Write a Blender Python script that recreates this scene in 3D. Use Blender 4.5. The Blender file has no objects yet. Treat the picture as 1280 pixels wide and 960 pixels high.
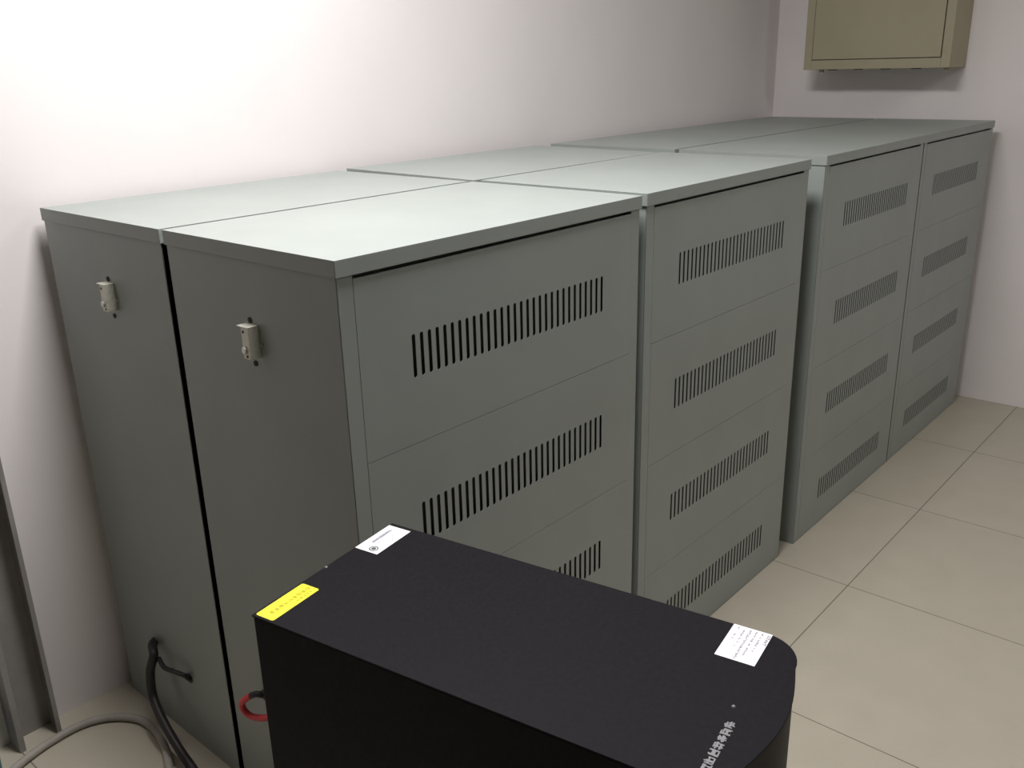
import bpy, bmesh, math, random
from mathutils import Vector, Matrix
S = bpy.context.scene
COL = S.collection
random.seed(7)

# ------------------------------------------------------------------ camera
f, rx, roll, rz = 1146.54, 1.235888, -0.025383, -0.847363
cam_d = bpy.data.cameras.new('camera'); cam = bpy.data.objects.new('camera', cam_d); COL.objects.link(cam)
cam_d.sensor_fit = 'HORIZONTAL'; cam_d.sensor_width = 36; cam_d.lens = 36 * f / 1280; cam_d.clip_start = .02
Mr = Matrix.Rotation(rz, 4, 'Z') @ Matrix.Rotation(rx, 4, 'X') @ Matrix.Rotation(roll, 4, 'Z')
cam.matrix_world = Matrix.Translation((-0.7823, -1.01738, 1.41674)) @ Mr
S.camera = cam

# ------------------------------------------------------------------ world, lamp light, exposure
W = bpy.data.worlds.new('world'); S.world = W; W.use_nodes = True
W.node_tree.nodes['Background'].inputs[0].default_value = (1, 1, 1, 1)
W.node_tree.nodes['Background'].inputs[1].default_value = 0.0
LAMPS = [((.22, -.01, 2.68), .50, .80, 52), ((1.70, -2.15, 2.68), .60, 1.0, 17)]   # place, width, length, power; the second is an added fill lamp
S.view_settings.view_transform = 'Standard'; S.view_settings.look = 'None'
S.view_settings.gamma = 1; S.view_settings.use_curve_mapping = False
S.view_settings.exposure = 0.0
def area(name, loc, sx, sy, power, col):
    d = bpy.data.lights.new(name, 'AREA'); d.shape = 'RECTANGLE'; d.size = sx; d.size_y = sy
    d.energy = power; d.color = col
    o = bpy.data.objects.new(name, d); COL.objects.link(o); o.location = loc
    return o
for lp, lw, ll, lpow in LAMPS: area('ceiling_lamp_light', lp, lw, ll, lpow, (1.0, .985, .985))

# ------------------------------------------------------------------ materials
def mat(name, col, rough=.5, metal=0, noise=0, nscale=40, bump=0, bscale=300, spec=.5, col2=None):
    m = bpy.data.materials.new(name); m.use_nodes = True
    nt = m.node_tree; b = nt.nodes['Principled BSDF']
    b.inputs['Base Color'].default_value = (*col, 1); b.inputs['Roughness'].default_value = rough
    b.inputs['Metallic'].default_value = metal; b.inputs['Specular IOR Level'].default_value = spec
    tc = nt.nodes.new('ShaderNodeTexCoord')
    if noise:
        n = nt.nodes.new('ShaderNodeTexNoise'); n.inputs['Scale'].default_value = nscale; n.inputs['Detail'].default_value = 4
        nt.links.new(tc.outputs['Object'], n.inputs['Vector'])
        r = nt.nodes.new('ShaderNodeValToRGB')
        c2 = col2 or tuple(min(1, c * (1 + noise)) for c in col)
        r.color_ramp.elements[0].position = .35; r.color_ramp.elements[1].position = .65
        r.color_ramp.elements[0].color = (*[c * (1 - noise) for c in col], 1) if not col2 else (*col, 1)
        r.color_ramp.elements[1].color = (*c2, 1)
        nt.links.new(n.outputs['Fac'], r.inputs['Fac']); nt.links.new(r.outputs['Color'], b.inputs['Base Color'])
    if bump:
        n2 = nt.nodes.new('ShaderNodeTexNoise'); n2.inputs['Scale'].default_value = bscale
        nt.links.new(tc.outputs['Object'], n2.inputs['Vector'])
        bp = nt.nodes.new('ShaderNodeBump'); bp.inputs['Strength'].default_value = bump; bp.inputs['Distance'].default_value = .001
        nt.links.new(n2.outputs['Fac'], bp.inputs['Height']); nt.links.new(bp.outputs['Normal'], b.inputs['Normal'])
    return m
M = {}
M['paint'] = mat('grey_powder_coat', (.320, .350, .328), .5, noise=.03, nscale=6, bump=.15, bscale=500)
M['dark_in'] = mat('painted_inner_shade', (.02, .02, .02), .8, noise=.1)  # near-black stands for the shade inside cabinets and holes
M['wall'] = mat('white_wall_paint', (.87, .815, .805), .85, noise=.015, nscale=3, bump=.3, bscale=60)
M['ceil'] = mat('ceiling_paint', (.45, .45, .44), .9, noise=.01)
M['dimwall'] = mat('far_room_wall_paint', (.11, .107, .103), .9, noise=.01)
M['black'] = mat('black_textured_steel', (.0092, .0076, .0100), .6, noise=.15, nscale=150, bump=.3, bscale=900, spec=.12)
M['bezel'] = mat('black_brown_plastic', (.012, .009, .008), .55, spec=.15, noise=.1, nscale=100)
M['white'] = mat('white_label_paper', (.85, .84, .86), .6, noise=.01)
M['yellow'] = mat('yellow_label_paper', (.86, .80, .035), .6, noise=.02)
M['ink'] = mat('grey_print_ink', (.32, .31, .36), .7, noise=.1)
M['inkdark'] = mat('dark_print_ink', (.08, .08, .09), .7, noise=.1)
M['inky'] = mat('ochre_print_ink', (.50, .42, .02), .7, noise=.1)
M['inkw'] = mat('white_print_ink', (.26, .25, .26), .7, noise=.1)
M['cream'] = mat('olive_cream_enamel', (.385, .345, .235), .55, noise=.03, nscale=5)
M['zinc'] = mat('zinc_plate', (.74, .73, .63), .45, metal=.1, noise=.08, nscale=120)
M['chan'] = mat('grey_channel_steel', (.30, .285, .27), .55, noise=.08, nscale=15, metal=.1)
M['cable'] = mat('black_cable_rubber', (.022, .016, .016), .5, noise=.15)
M['red'] = mat('red_cable_sleeve', (.62, .045, .055), .45, noise=.1)
M['hose'] = mat('grey_conduit_plastic', (.36, .33, .29), .6, noise=.06, nscale=30)
M['teal'] = mat('teal_plastic', (.02, .16, .17), .45, noise=.08)
M['steel'] = mat('screw_steel', (.6, .6, .58), .3, metal=.8, noise=.05)
M['diffuser'] = mat('lamp_diffuser', (.9, .9, .9), .5, noise=.01)
_b = M['diffuser'].node_tree.nodes['Principled BSDF']; _b.inputs['Emission Color'].default_value = (1, .98, .95, 1); _b.inputs['Emission Strength'].default_value = 1.5

def tile_mat():
    m = bpy.data.materials.new('beige_floor_tile'); m.use_nodes = True; nt = m.node_tree; N = nt.nodes; L = nt.links
    b = N['Principled BSDF']; tc = N.new('ShaderNodeTexCoord'); sp = N.new('ShaderNodeSeparateXYZ'); L.new(tc.outputs['Object'], sp.inputs[0])
    def mth(op, a, v=None, v2=None):
        n = N.new('ShaderNodeMath'); n.operation = op
        for i, q in enumerate((a, v, v2)):
            if q is None: continue
            if isinstance(q, (int, float)): n.inputs[i].default_value = q
            else: L.new(q, n.inputs[i])
        return n.outputs[0]
    ds = []; ids = []
    for ax, off in (('X', .9313), ('Y', -.2236)):
        t = mth('DIVIDE', mth('SUBTRACT', sp.outputs[ax], off), .6)
        ids.append(mth('FLOOR', t))
        ds.append(mth('MULTIPLY', mth('ABSOLUTE', mth('SUBTRACT', t, mth('ROUND', t))), .6))
    d = mth('MINIMUM', ds[0], ds[1])
    g = mth('LESS_THAN', d, .0013)
    wn = N.new('ShaderNodeTexWhiteNoise'); cb = N.new('ShaderNodeCombineXYZ'); L.new(ids[0], cb.inputs[0]); L.new(ids[1], cb.inputs[1]); L.new(cb.outputs[0], wn.inputs['Vector'])
    n1 = N.new('ShaderNodeTexNoise'); n1.inputs['Scale'].default_value = 9; n1.inputs['Detail'].default_value = 8; L.new(tc.outputs['Object'], n1.inputs['Vector'])
    n2 = N.new('ShaderNodeTexNoise'); n2.inputs['Scale'].default_value = 180; L.new(tc.outputs['Object'], n2.inputs['Vector'])
    s = mth('ADD', mth('ADD', mth('MULTIPLY', wn.outputs['Value'], .2), mth('MULTIPLY', n1.outputs['Fac'], .6)), mth('MULTIPLY', n2.outputs['Fac'], .3))
    r = N.new('ShaderNodeValToRGB'); r.color_ramp.elements[0].position = .3; r.color_ramp.elements[1].position = .8
    r.color_ramp.elements[0].color = (.450, .408, .325, 1); r.color_ramp.elements[1].color = (.510, .462, .375, 1); L.new(s, r.inputs['Fac'])
    mx = N.new('ShaderNodeMix'); mx.data_type = 'RGBA'; L.new(g, mx.inputs['Factor']); L.new(r.outputs['Color'], mx.inputs['A']); mx.inputs['B'].default_value = (.16, .14, .11, 1)
    L.new(mx.outputs['Result'], b.inputs['Base Color'])
    L.new(mth('ADD', mth('MULTIPLY', g, .4), .42), b.inputs['Roughness'])
    bp = N.new('ShaderNodeBump'); bp.inputs['Distance'].default_value = .001; bp.inputs['Strength'].default_value = .5
    L.new(mth('SUBTRACT', 1, g), bp.inputs['Height']); L.new(bp.outputs['Normal'], b.inputs['Normal'])
    return m
M['tile'] = tile_mat()

# ------------------------------------------------------------------ mesh helpers
def link(name, bm, m, parent=None, bevel=0, smooth=False, loc=None):
    me = bpy.data.meshes.new(name); bmesh.ops.recalc_face_normals(bm, faces=bm.faces); bm.to_mesh(me); bm.free()
    me.materials.append(M[m])
    if smooth:
        for p in me.polygons: p.use_smooth = True
    o = bpy.data.objects.new(name, me); COL.objects.link(o)
    if parent: o.parent = parent
    if loc: o.location = loc
    if bevel:
        b = o.modifiers.new('bevel', 'BEVEL'); b.width = bevel; b.segments = 2; b.limit_method = 'ANGLE'
    return o
def add_box(bm, x0, x1, y0, y1, z0, z1):
    v = [bm.verts.new((x, y, z)) for z in (z0, z1) for x, y in ((x0, y0), (x1, y0), (x1, y1), (x0, y1))]
    for q in ((0, 3, 2, 1), (4, 5, 6, 7), (0, 1, 5, 4), (1, 2, 6, 5), (2, 3, 7, 6), (3, 0, 4, 7)): bm.faces.new([v[i] for i in q])
def box(*a):
    bm = bmesh.new(); add_box(bm, *a); return bm
def add_prism(bm, pts, z0, z1):
    lo = [bm.verts.new((x, y, z0)) for x, y in pts]; hi = [bm.verts.new((x, y, z1)) for x, y in pts]
    bm.faces.new(lo[::-1]); bm.faces.new(hi); n = len(pts)
    for i in range(n): bm.faces.new((lo[i], lo[(i + 1) % n], hi[(i + 1) % n], hi[i]))
def add_cyl(bm, c, r, h, axis='Z', n=20, r2=None):
    r2 = r if r2 is None else r2; A = []
    for k, rr in ((0, r), (h, r2)):
        ring = []
        for i in range(n):
            a = 2 * math.pi * i / n; p = (rr * math.cos(a), rr * math.sin(a))
            q = {'Z': (p[0], p[1], k), 'X': (k, p[0], p[1]), 'Y': (p[0], k, p[1])}[axis]
            ring.append(bm.verts.new((c[0] + q[0], c[1] + q[1], c[2] + q[2])))
        A.append(ring)
    bm.faces.new(A[0][::-1]); bm.faces.new(A[1])
    for i in range(n): bm.faces.new((A[0][i], A[0][(i + 1) % n], A[1][(i + 1) % n], A[1][i]))
def spline(pts, n=8):
    P = [Vector(p) for p in pts]; P = [2 * P[0] - P[1]] + P + [2 * P[-1] - P[-2]]; out = []
    for i in range(1, len(P) - 2):
        for k in range(n):
            t = k / n; a, b, c, d = P[i - 1:i + 3]
            out.append(.5 * ((2 * b) + (c - a) * t + (2 * a - 5 * b + 4 * c - d) * t * t + (3 * b - a - 3 * c + d) * t ** 3))
    out.append(P[-2]); return out
def add_tube(bm, pts, r, n=12, rib=0):
    P = spline(pts); rings = []; up = Vector((0.3, .2, 1)).normalized()
    for i, p in enumerate(P):
        t = (P[min(i + 1, len(P) - 1)] - P[max(i - 1, 0)]).normalized()
        a = t.cross(up)
        a = a.normalized() if a.length > 1e-3 else Vector((1, 0, 0)); b = a.cross(t).normalized()
        up = b if b.length else up
        rr = r * (1 + (rib if i % 2 else 0))
        rings.append([bm.verts.new(p + rr * (math.cos(2 * math.pi * k / n) * a + math.sin(2 * math.pi * k / n) * b)) for k in range(n)])
    for A, B in zip(rings, rings[1:]):
        for k in range(n): bm.faces.new((A[k], A[(k + 1) % n], B[(k + 1) % n], B[k]))
    bm.faces.new(rings[0]); bm.faces.new(rings[-1][::-1])
def empty(name, loc, label, cat, group=None, rot=0):
    o = bpy.data.objects.new(name, None); COL.objects.link(o); o.location = loc; o.rotation_euler = (0, 0, rot); o.empty_display_size = .1
    o['label'] = label; o['category'] = cat
    if group: o['group'] = group
    return o
def tag(o, label, cat, group=None):
    o['label'] = label; o['category'] = cat
    if group: o['group'] = group
    return o
def struct(name, bm, m):
    o = link(name, bm, m); o['kind'] = 'structure'; return o

# ------------------------------------------------------------------ room shell
X0, X1, Y0, Y1, ZC = -3.6, 3.335, -3.4, .970, 2.8
struct('floor', box(X0 - .1, X1 + .1, Y0 - .1, Y1 + .1, -.1, 0), 'tile')
struct('wall_left', box(X0 - .1, X1 + .1, Y1, Y1 + .1, 0, ZC), 'wall')
struct('wall_back', box(X1, X1 + .1, Y0 - .1, Y1, 0, ZC), 'wall')
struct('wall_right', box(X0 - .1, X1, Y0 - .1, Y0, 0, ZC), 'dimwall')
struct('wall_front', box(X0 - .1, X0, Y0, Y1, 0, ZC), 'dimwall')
struct('ceiling', box(X0 - .1, X1 + .1, Y0 - .1, Y1 + .1, ZC, ZC + .1), 'ceil')

# ------------------------------------------------------------------ battery cabinets
PITCH, SLOTW, NS = .01716, .0074, 30
def panel_bm(w, z0, z1, sz0, sz1, sx0):
    """sheet front with a row of round-ended slots punched right through"""
    bm = bmesh.new(); k = 6; r = SLOTW / 2
    def V(x, z): return bm.verts.new((x, 0, z))
    xs0 = sx0 - PITCH / 2; xs1 = xs0 + NS * PITCH
    for a, b in ((0, xs0), (xs1, w)):
        bm.faces.new([V(a, z0), V(b, z0), V(b, z1), V(a, z1)])
    for i in range(NS):
        c = sx0 + i * PITCH; l, rr = c - PITCH / 2, c + PITCH / 2
        for s, e in ((-1, l), (1, rr)):
            arc = [(c, sz0)] + [(c + s * r * math.sin(math.pi / 2 * j / k), sz0 + r - r * math.cos(math.pi / 2 * j / k)) for j in range(1, k + 1)]
            arc += [(c + s * r * math.cos(math.pi / 2 * j / k), sz1 - r + r * math.sin(math.pi / 2 * j / k)) for j in range(0, k + 1)]
            loop = [(e, z0), (c, z0)] + arc + [(c, z1), (e, z1)]
            if s > 0: loop = loop[::-1]
            bm.faces.new([V(*p) for p in loop])
    bmesh.ops.remove_doubles(bm, verts=bm.verts, dist=1e-5)
    for fc in bm.faces:
        fc.normal_update()
    # give the sheet its thickness
    ext = bmesh.ops.extrude_face_region(bm, geom=list(bm.faces))
    for v in ext['geom']:
        if isinstance(v, bmesh.types.BMVert): v.co.y += .0009
    return bm
SLOTZ = [(.094, .163), (.383, .452), (.667, .740), (.956, 1.027)]
SEAM = [.012, .272, .559, .846]
LH = .0255      # height of the cover lid skirt
def cabinet(loc, W_, D_, H, label, bracket=None, cable_holes=(), group='grey battery cabinets in two rows', rot=0, sx=.142, front=True):
    r = empty('battery_cabinet', loc, label, 'cabinet', group, rot)
    zt = H - LH + .004
    b = bmesh.new(); t = .0015; i = .003
    x0, x1, y0, y1 = i, W_ - i, 0.0004, D_ - i
    add_box(b, x0, x0 + t, y0, y1, 0, zt); add_box(b, x1 - t, x1, y0, y1, 0, zt)
    add_box(b, x0 + t, x1 - t, y1 - t, y1, 0, zt)
    add_box(b, x0 + t, x1 - t, y0 + .001, y1 - t, 0, .012)
    # front stiles with a folded return, sill and head rail
    add_box(b, x0, .0325, y0, y0 + t, 0, zt - .002); add_box(b, W_ - .0325, x1, y0, y0 + t, 0, zt - .002)
    add_box(b, .031, .0325, y0 + t, y0 + .03, .012, zt - .002); add_box(b, W_ - .0325, W_ - .031, y0 + t, y0 + .03, .012, zt - .002)
    add_box(b, .0325, W_ - .0325, y0 + .005, y0 + .007, .012, .04)
    add_box(b, .0325, W_ - .0325, y0 + .02, y0 + .022, zt - .05, zt)
    link('cabinet_shell', b, 'paint', r, bevel=.0006)
    inner = bmesh.new()
    for k in range(4):
        z0 = SEAM[k] + .004; add_box(inner, .036, W_ - .036, .016, D_ - .02, z0, z0 + .262)  # black blocks close behind the slots, painting in the inner shade
    link('tray_shade_block', inner, 'dark_in', r)
    # cover lid: top sheet with a skirt folded down all round
    l = bmesh.new(); a0, a1, c0, c1 = 0, W_, -.0035, D_
    add_box(l, a0, a1, c0, c1, H - .0015, H)
    add_box(l, a0, a1, c0, c0 + t, H - LH, H - .0015); add_box(l, a0, a1, c1 - t, c1, H - LH, H - .0015)
    add_box(l, a0, a0 + t, c0 + t, c1 - t, H - LH, H - .0015); add_box(l, a1 - t, a1, c0 + t, c1 - t, H - LH, H - .0015)
    link('cover_lid', l, 'paint', r, bevel=.0006)
    if front:
        tops = SEAM[1:] + [H - LH - .006]
        for k in range(4):
            w = W_ - .0656
            pb = panel_bm(w, SEAM[k] + .0004, tops[k] - .0004, *SLOTZ[k], sx - .0328)
            link('vented_panel', pb, 'paint', r, loc=(.0328, 0, 0))
    else:
        bk = bmesh.new(); add_box(bk, x0 + t, x1 - t, y0, y0 + t, .012, zt); link('rear_panel', bk, 'paint', r)
    if bracket:
        by, bz = bracket
        g = bmesh.new(); d = .017
        add_box(g, -d, .003, by - .014, by + .016, bz + .0255, bz + .0275)          # top flange
        add_box(g, -d, -d + .0018, by - .014, by + .005, bz - .0255, bz + .0255)    # front plate
        add_box(g, -d + .0018, .003, by - .014, by - .0122, bz - .0255, bz + .0255) # side flange
        br = link('latch_bracket', g, 'zinc', r, bevel=.0006)
        c = bmesh.new(); add_cyl(c, (-d - .004, by - .002, bz - .011), .0060, .005, 'X'); link('rivet', c, 'steel', br, bevel=.001)
        c = bmesh.new(); add_cyl(c, (-.0006 + .0018, by + .012, bz - .012), .0065, .0009, 'X'); link('bracket_hole', c, 'dark_in', br)
        c = bmesh.new(); add_cyl(c, (-d - .0006, by - .001, bz + .019), .0024, .0009, 'X'); link('bracket_hole', c, 'dark_in', br)
        c = bmesh.new(); add_cyl(c, (-d - .0006, by - .006, bz - .021), .0022, .0009, 'X'); link('bracket_hole', c, 'dark_in', br)
        for dy, dz in ((.006, .033), (.004, -.039)):
            c = bmesh.new(); add_cyl(c, (.0012, by + dy, bz + dz), .0048, .0015, 'X'); link('screw_hole', c, 'dark_in', r)
        c = bmesh.new(); add_cyl(c, (-.001, by - .022, bz - .004), .0022, .0045, 'X'); link('screw', c, 'steel', r)
    for (hy, hz) in cable_holes:
        c = bmesh.new(); add_cyl(c, (.0008, hy, hz), .011, .002, 'X'); link('cable_hole_disc', c, 'cable', r)  # black disc stands in for the dark cable hole
    return r
FG = None
A_H, B_H, C_H = 1.166, 1.1675, 1.1675
cabinet((0, 0, 0), .770, .459, A_H, 'large grey front-row cabinet nearest the black tower, with red cable loop at its dark side', bracket=(.221, 1.011), cable_holes=[(.335, .276)], group=None)
cabinet((0, .475, 0), .768, .464, A_H, 'grey wall-side cabinet at near left end with black cables entering its side', bracket=(.214, 1.017), cable_holes=[(.298, .204), (.157, .174)], group=None, front=False)
cabinet((.7885, 0, 0), .772, .450, B_H, 'grey front-row cabinet with clearly visible slots, between the nearest one and the open shadowed gap', group=None, sx=.140)
b2 = cabinet((.7815, .474, 0), .770, .462, B_H, 'grey wall-side cabinet, second from left along the wall, only its pale top showing', group=None, front=False)
b2.rotation_euler = (math.radians(.35), 0, math.radians(-.7))
cabinet((1.6536, -.002, 0), .785, .452, C_H, 'grey front-row cabinet just beyond the shadowed gap with a pale lit strip on its side', group=None, sx=.165)
cabinet((1.6536, .466, 0), .785, .470, C_H, 'grey wall-side cabinet third from left along the wall, top only in view, behind the gap', group=None, front=False)
cabinet((2.4395, -.002, 0), .796, .452, C_H, 'farthest grey front-row cabinet, standing beside the end wall, with fine faint slots', group=None, sx=.147)
cabinet((2.4395, .466, 0), .796, .470, C_H, 'farthest grey wall-side cabinet, in the room corner below the wall box', group=None, front=False)

# ------------------------------------------------------------------ black tower (uninterruptible power supply)
UH, UW, UL = .80, .268, .600
TH = math.radians(9.2)
ups = empty('power_supply_tower', (-.2805, -.1470, 0), 'black steel power supply tower with three stickers on its top, in the foreground', 'power supply', None, 0)
ups.rotation_euler = (0, 0, TH)       # local +x across, local -y towards its front
def outline(inset=0, y_back=0, y_front=None):
    p = [(inset, y_back - inset), (UW - inset, y_back - inset)]
    R_ = .047; yc = -.589 + R_
    for k in range(11):
        a = math.pi / 2 * k / 10; p.append((UW - R_ + (R_ - inset) * math.cos(a), yc - (R_ - inset) * math.sin(a)))
    for k in range(1, 16):
        t = k / 16; x = UW - R_ - t * (UW - 2 * R_)
        p.append((x, -.589 + inset - .015 * math.sin(math.pi * t)))
    for k in range(11):
        a = math.pi / 2 * (1 - k / 10); p.append((R_ - (R_ - inset) * math.cos(a), yc - (R_ - inset) * math.sin(a)))
    return p[::-1]
bt = bmesh.new(); add_prism(bt, outline(), UH - .0025, UH); link('top_plate', bt, 'black', ups, bevel=.0008)
bc = bmesh.new(); add_box(bc, .0012, UW - .0012, -.515, -.0012, .0, UH - .0025); link('steel_case', bc, 'black', ups, bevel=.002)
fb = bmesh.new(); o_ = [p for p in outline(.001) if p[1] < -.516]
o_ = [(.001, -.516)] + sorted([p for p in o_], key=lambda p: p[0]) + [(UW - .001, -.516)]
def front_outline(ins):
    q = [p for p in outline(ins) if p[1] < -.53]
    q.append((UW - ins, -.516)) if q[0][0] < q[-1][0] else q.append((ins, -.516))
    q.insert(0, (ins, -.516) if q[0][0] < q[-2][0] else (UW - ins, -.516))
    return q
add_prism(fb, front_outline(.0012), 0, UH - .0025)
fz = link('front_bezel', fb, 'bezel', ups, bevel=.001)
# small glyph-like strokes in rows
def glyphs(bm, ox, oy, ux, uy, n, size, z, gap=1.15, h=.00015, dens=4, skip=0):
    """n characters starting at (ox,oy) running along unit (ux,uy); strokes are thin raised bars"""
    px, py = -uy, ux
    for i in range(n):
        if random.random() < skip: continue
        cx, cy = ox + ux * size * gap * i, oy + uy * size * gap * i
        for k in range(dens):
            horiz = random.random() < .55; t = random.uniform(.05, .85) * size; L_ = random.uniform(.5, .95) * size; w = size * (.20 if size < .008 else .13)
            s0 = random.uniform(0, size - L_)
            if horiz: q = [(s0, t), (s0 + L_, t), (s0 + L_, t + w), (s0, t + w)]
            else: q = [(t, s0), (t + w, s0), (t + w, s0 + L_), (t, s0 + L_)]
            pts = [(cx + a * ux + b * px, cy + a * uy + b * py) for a, b in q]
            add_prism(bm, pts, z, z + h * (1 + .2 * k))
def to_local(x, y):
    dx, dy = x + .2805, y + .1470
    return (dx * math.cos(TH) + dy * math.sin(TH), -dx * math.sin(TH) + dy * math.cos(TH))
def rr(x0, x1, y0, y1, r, n=5):
    P = []
    for cx, cy, a0 in ((x1 - r, y1 - r, 0), (x0 + r, y1 - r, 90), (x0 + r, y0 + r, 180), (x1 - r, y0 + r, 270)):
        for k in range(n): a = math.radians(a0 + 90 * k / (n - 1)); P.append((cx + r * math.cos(a), cy + r * math.sin(a)))
    return P
Z = UH
# white sticker in the far back corner
s = bmesh.new(); add_prism(s, rr(.1870, .2605, -.0395, -.0010, .0008), Z, Z + .0003); st = link('white_sticker', s, 'white', ups); st['label'] = 'white sticker with small round logo'
g = bmesh.new()
for R1, R0 in ((.0066, .0048), (.0034, .0)):
    n = 24
    for k in range(n):
        a, b_ = 2 * math.pi * k / n, 2 * math.pi * (k + 1) / n; cx, cy = .1970, -.0255
        q = [(cx + R1 * math.cos(a), cy + R1 * math.sin(a)), (cx + R1 * math.cos(b_), cy + R1 * math.sin(b_)), (cx + R0 * math.cos(b_), cy + R0 * math.sin(b_)), (cx + R0 * math.cos(a), cy + R0 * math.sin(a))]
        if R0 == 0: q = q[:3]
        add_prism(g, q, Z + .0003, Z + .0005)
link('round_logo', g, 'inkdark', st)
g = bmesh.new(); glyphs(g, .2095, -.0155, 1, 0, 12, .0052, Z + .0003, .62, dens=7); link('sticker_print', g, 'ink', st)
g = bmesh.new(); glyphs(g, .211, -.026, 1, 0, 12, .0022, Z + .0003, 1.3, dens=3, skip=.3); glyphs(g, .211, -.033, 1, 0, 12, .0022, Z + .0003, 1.3, dens=3, skip=.4); link('sticker_print', g, 'ink', st)
# yellow sticker, near back corner
s = bmesh.new(); add_prism(s, rr(.0035, .0835, -.0325, -.0035, .003), Z, Z + .0003); st = link('yellow_sticker', s, 'yellow', ups); st['label'] = 'yellow warning sticker with rounded corners'
g = bmesh.new(); glyphs(g, .014, -.0215, 1, 0, 9, .0060, Z + .0003, 1.25, dens=6); glyphs(g, .05, -.0285, 1, 0, 5, .0042, Z + .0003, 1.3, dens=4); link('sticker_print', g, 'inky', st)
# white sticker near the front
s = bmesh.new(); add_prism(s, rr(.2010, .2672, -.5505, -.5055, .0006), Z, Z + .0003); st = link('white_sticker', s, 'white', ups); st['label'] = 'white sticker with rows of fine print'
g = bmesh.new()
for k, (n, sz, sk) in enumerate(((5, .0042, .0), (14, .0026, .3), (18, .0026, .1), (20, .0028, .0), (14, .0026, .3), (10, .0026, .2))):
    glyphs(g, .2640, -.5455 + k * .0068, -1, 0, n, sz * 1.05, Z + .0003, 1.02, dens=4, skip=sk)
link('sticker_print', g, 'ink', st)
# white lettering printed along the front edge
g = bmesh.new(); lx, ly = to_local(-.093, -.681)
glyphs(g, lx + .005, ly + .004, -1, 0.0, 12, .0110, Z, 1.02, dens=9); o = link('printed_lettering', g, 'inkw', ups); o['label'] = 'pale printed lettering'
for (wx, wy, rad) in ((-.066, -.672, .0022), (-.153, -.128, .0022)):
    c = bmesh.new(); a, b_ = to_local(wx, wy); add_cyl(c, (a, b_, Z - .0003), rad, .0012, 'Z', r2=rad * .6); link('screw', c, 'steel', ups)

# ------------------------------------------------------------------ wall-mounted distribution box
wb = empty('wall_electrical_box', (3.13, .158, 1.366), 'olive cream metal electrical box mounted high on the end wall', 'electrical box')
d_, w_, h_ = X1 - 3.13, .588, .74
b = bmesh.new(); add_box(b, .012, d_, 0, w_, 0, h_)
# front frame ring
add_box(b, 0, .012, 0, .034, 0, h_); add_box(b, 0, .012, w_ - .034, w_, 0, h_); add_box(b, 0, .012, .034, w_ - .034, 0, .037); add_box(b, 0, .012, .034, w_ - .034, h_ - .037, h_)
link('box_body', b, 'cream', wb, bevel=.0015)
dr = link('box_door', box(-.003, .010, .0375, w_ - .0365, .040, h_ - .040), 'cream', wb, bevel=.001)
c = bmesh.new(); add_cyl(c, (-.012, .06, .37), .011, .010, 'X'); link('door_lock', c, 'steel', dr, bevel=.001)
for k, yy in enumerate((.52, .02)):
    c = bmesh.new(); add_cyl(c, (.03, yy, -.012), .010, .013, 'Z', 14); link('cable_gland', c, 'cream', wb)
for k, yy in enumerate((.47, .36, .25, .13)):
    c = bmesh.new(); add_cyl(c, (.02, yy, -.003), .019, .0032, 'Z', 20); link('knockout', c, 'dark_in', wb)

# ------------------------------------------------------------------ steel channel post by the left wall
cp = bmesh.new(); t = .003; xa, xb, ya, yb = -.272, -.180, .914, .9695
prof = [(xa, yb), (xa, ya), (xa + .013, ya), (xa + .013, ya + t), (xa + t, ya + t), (xa + t, yb - t),
        (xb - t, yb - t), (xb - t, ya + t), (xb - .010, ya + t), (xb - .010, ya), (xb, ya), (xb, yb)]
add_prism(cp, [(x, y) for x, y in prof], 0, 2.4)
tag(link('channel_post', cp, 'chan', bevel=.001), 'grey steel channel post standing against the white wall at left edge', 'post')

# ------------------------------------------------------------------ cables and conduit
c = bmesh.new(); add_tube(c, [(-.0005, .773, .204), (-.015, .748, .214), (-.027, .722, .208), (-.040, .724, .171), (-.048, .714, .118), (-.058, .665, .085), (-.062, .602, .046), (-.060, .549, .012), (-.080, .445, .0085), (-.13, .30, .0085), (-.22, .16, .0085)], .0098)
tag(link('power_cable', c, 'cable', smooth=True), 'thick black cable from upper hole of left cabinet down to the floor', 'cable')
c = bmesh.new(); add_tube(c, [(-.0005, .632, .174), (-.014, .620, .196), (-.022, .652, .196), (-.0255, .684, .193), (-.020, .716, .199)], .0052)
tag(link('cable_lead', c, 'cable', smooth=True), 'short thin black lead from lower hole joining the thick cable', 'cable')
c = bmesh.new(); add_tube(c, [(-.46, .62, .0095), (-.40, .72, .0095), (-.358, .806, .0095), (-.324, .850, .0095), (-.288, .870, .0095), (-.22, .888, .0095), (-.146, .890, .0095), (-.090, .862, .0095), (-.052, .807, .0095), (-.046, .740, .0095), (-.062, .667, .0095), (-.090, .60, .0095), (-.13, .50, .0095), (-.20, .38, .0095)], .0090, rib=0)
tag(link('floor_conduit', c, 'hose', smooth=True), 'grey conduit hose arching across the floor tiles at lower left', 'conduit')
rl = empty('cable_loop', (0, .335, .28), 'red cable loop with black end hanging beside the black tower', 'cable')
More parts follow.
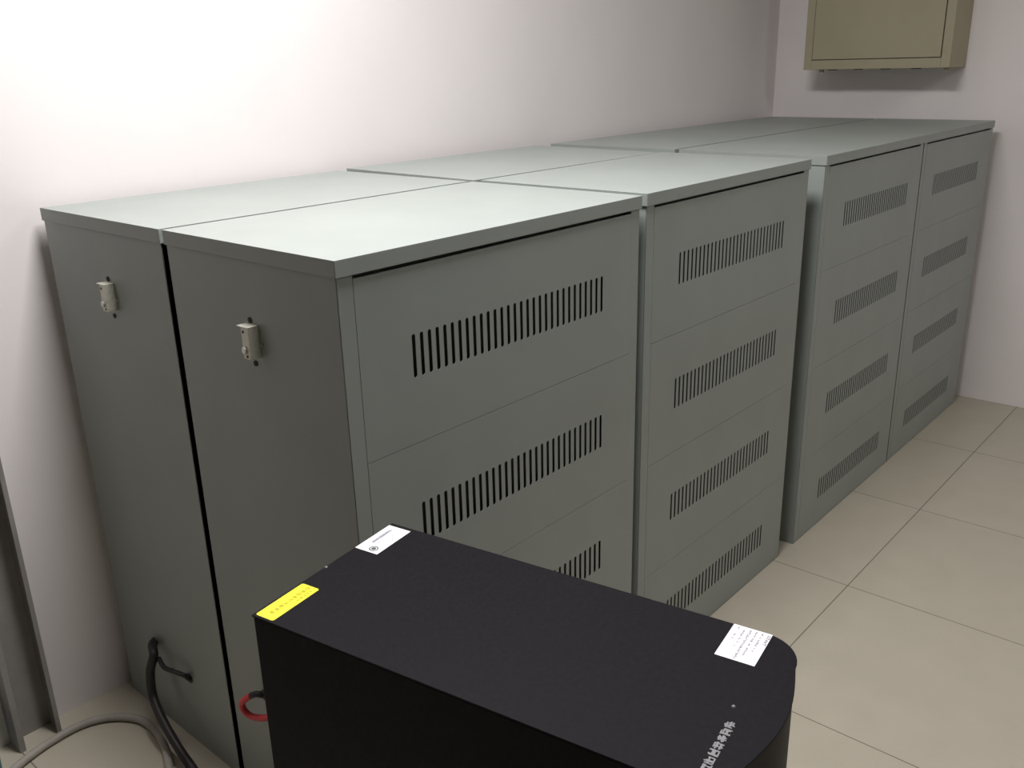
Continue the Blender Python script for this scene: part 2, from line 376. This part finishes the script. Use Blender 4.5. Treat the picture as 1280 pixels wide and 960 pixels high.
rp = [(-.036, .318, .314), (-.041, .333, .299), (-.043, .346, .280), (-.042, .345, .262), (-.039, .331, .250), (-.034, .310, .250), (-.028, .280, .262), (-.015, .262, .274), (-.002, .250, .280)]
c = bmesh.new(); add_tube(c, [(x, (y - .318) * .85 - .017, (z - .283) * .75 + .003) for x, y, z in rp], .0062); link('red_sleeve', c, 'red', rl, smooth=True)
bpz = [(-.0005, .335, .276), (-.014, .318, .300), (-.024, .300, .317), (-.031, .305, .322), (-.036, .318, .314)]
c = bmesh.new(); add_tube(c, [(x, (y - .318) * .85 - .017, (z - .283) * .75 + .003) for x, y, z in bpz], .0060); link('black_sleeve', c, 'cable', rl, smooth=True)

# ------------------------------------------------------------------ teal bin at the lower left edge
tb = bmesh.new(); n = 32; c0 = (-.373, .906)
prof = [(.0, .0), (.056, .0), (.060, .10), (.063, .10), (.063, .106), (.058, .106), (.054, .006), (0, .006)]
rings = [[tb.verts.new((c0[0] + max(r_, .0005) * math.cos(2 * math.pi * k / n), c0[1] + max(r_, .0005) * math.sin(2 * math.pi * k / n), z_)) for k in range(n)] for r_, z_ in prof]
for A, B in zip(rings, rings[1:]):
    for k in range(n): tb.faces.new((A[k], A[(k + 1) % n], B[(k + 1) % n], B[k]))
TEAL = link('teal_tub', tb, 'teal', smooth=False); tag(TEAL, 'teal plastic tub at the lower left corner beside the steel post', 'tub')

# ------------------------------------------------------------------ ceiling lamp and added fill lamp (above the frame)
for (lp, lw, ll, lpow), lab in zip(LAMPS, ('long white ceiling lamp hanging above the nearest grey cabinets', 'unseen fill lamp added on the ceiling over the open floor')):
    lf = empty('ceiling_lamp', (lp[0], lp[1], ZC), lab, 'lamp')
    b = bmesh.new(); add_box(b, -lw / 2 - .02, lw / 2 + .02, -ll / 2 - .02, ll / 2 + .02, -.06, 0); link('lamp_housing', b, 'ceil', lf, bevel=.004)
    b = bmesh.new(); add_box(b, -lw / 2, lw / 2, -ll / 2, ll / 2, -.072, -.060); link('lamp_diffuser', b, 'diffuser', lf, bevel=.003)
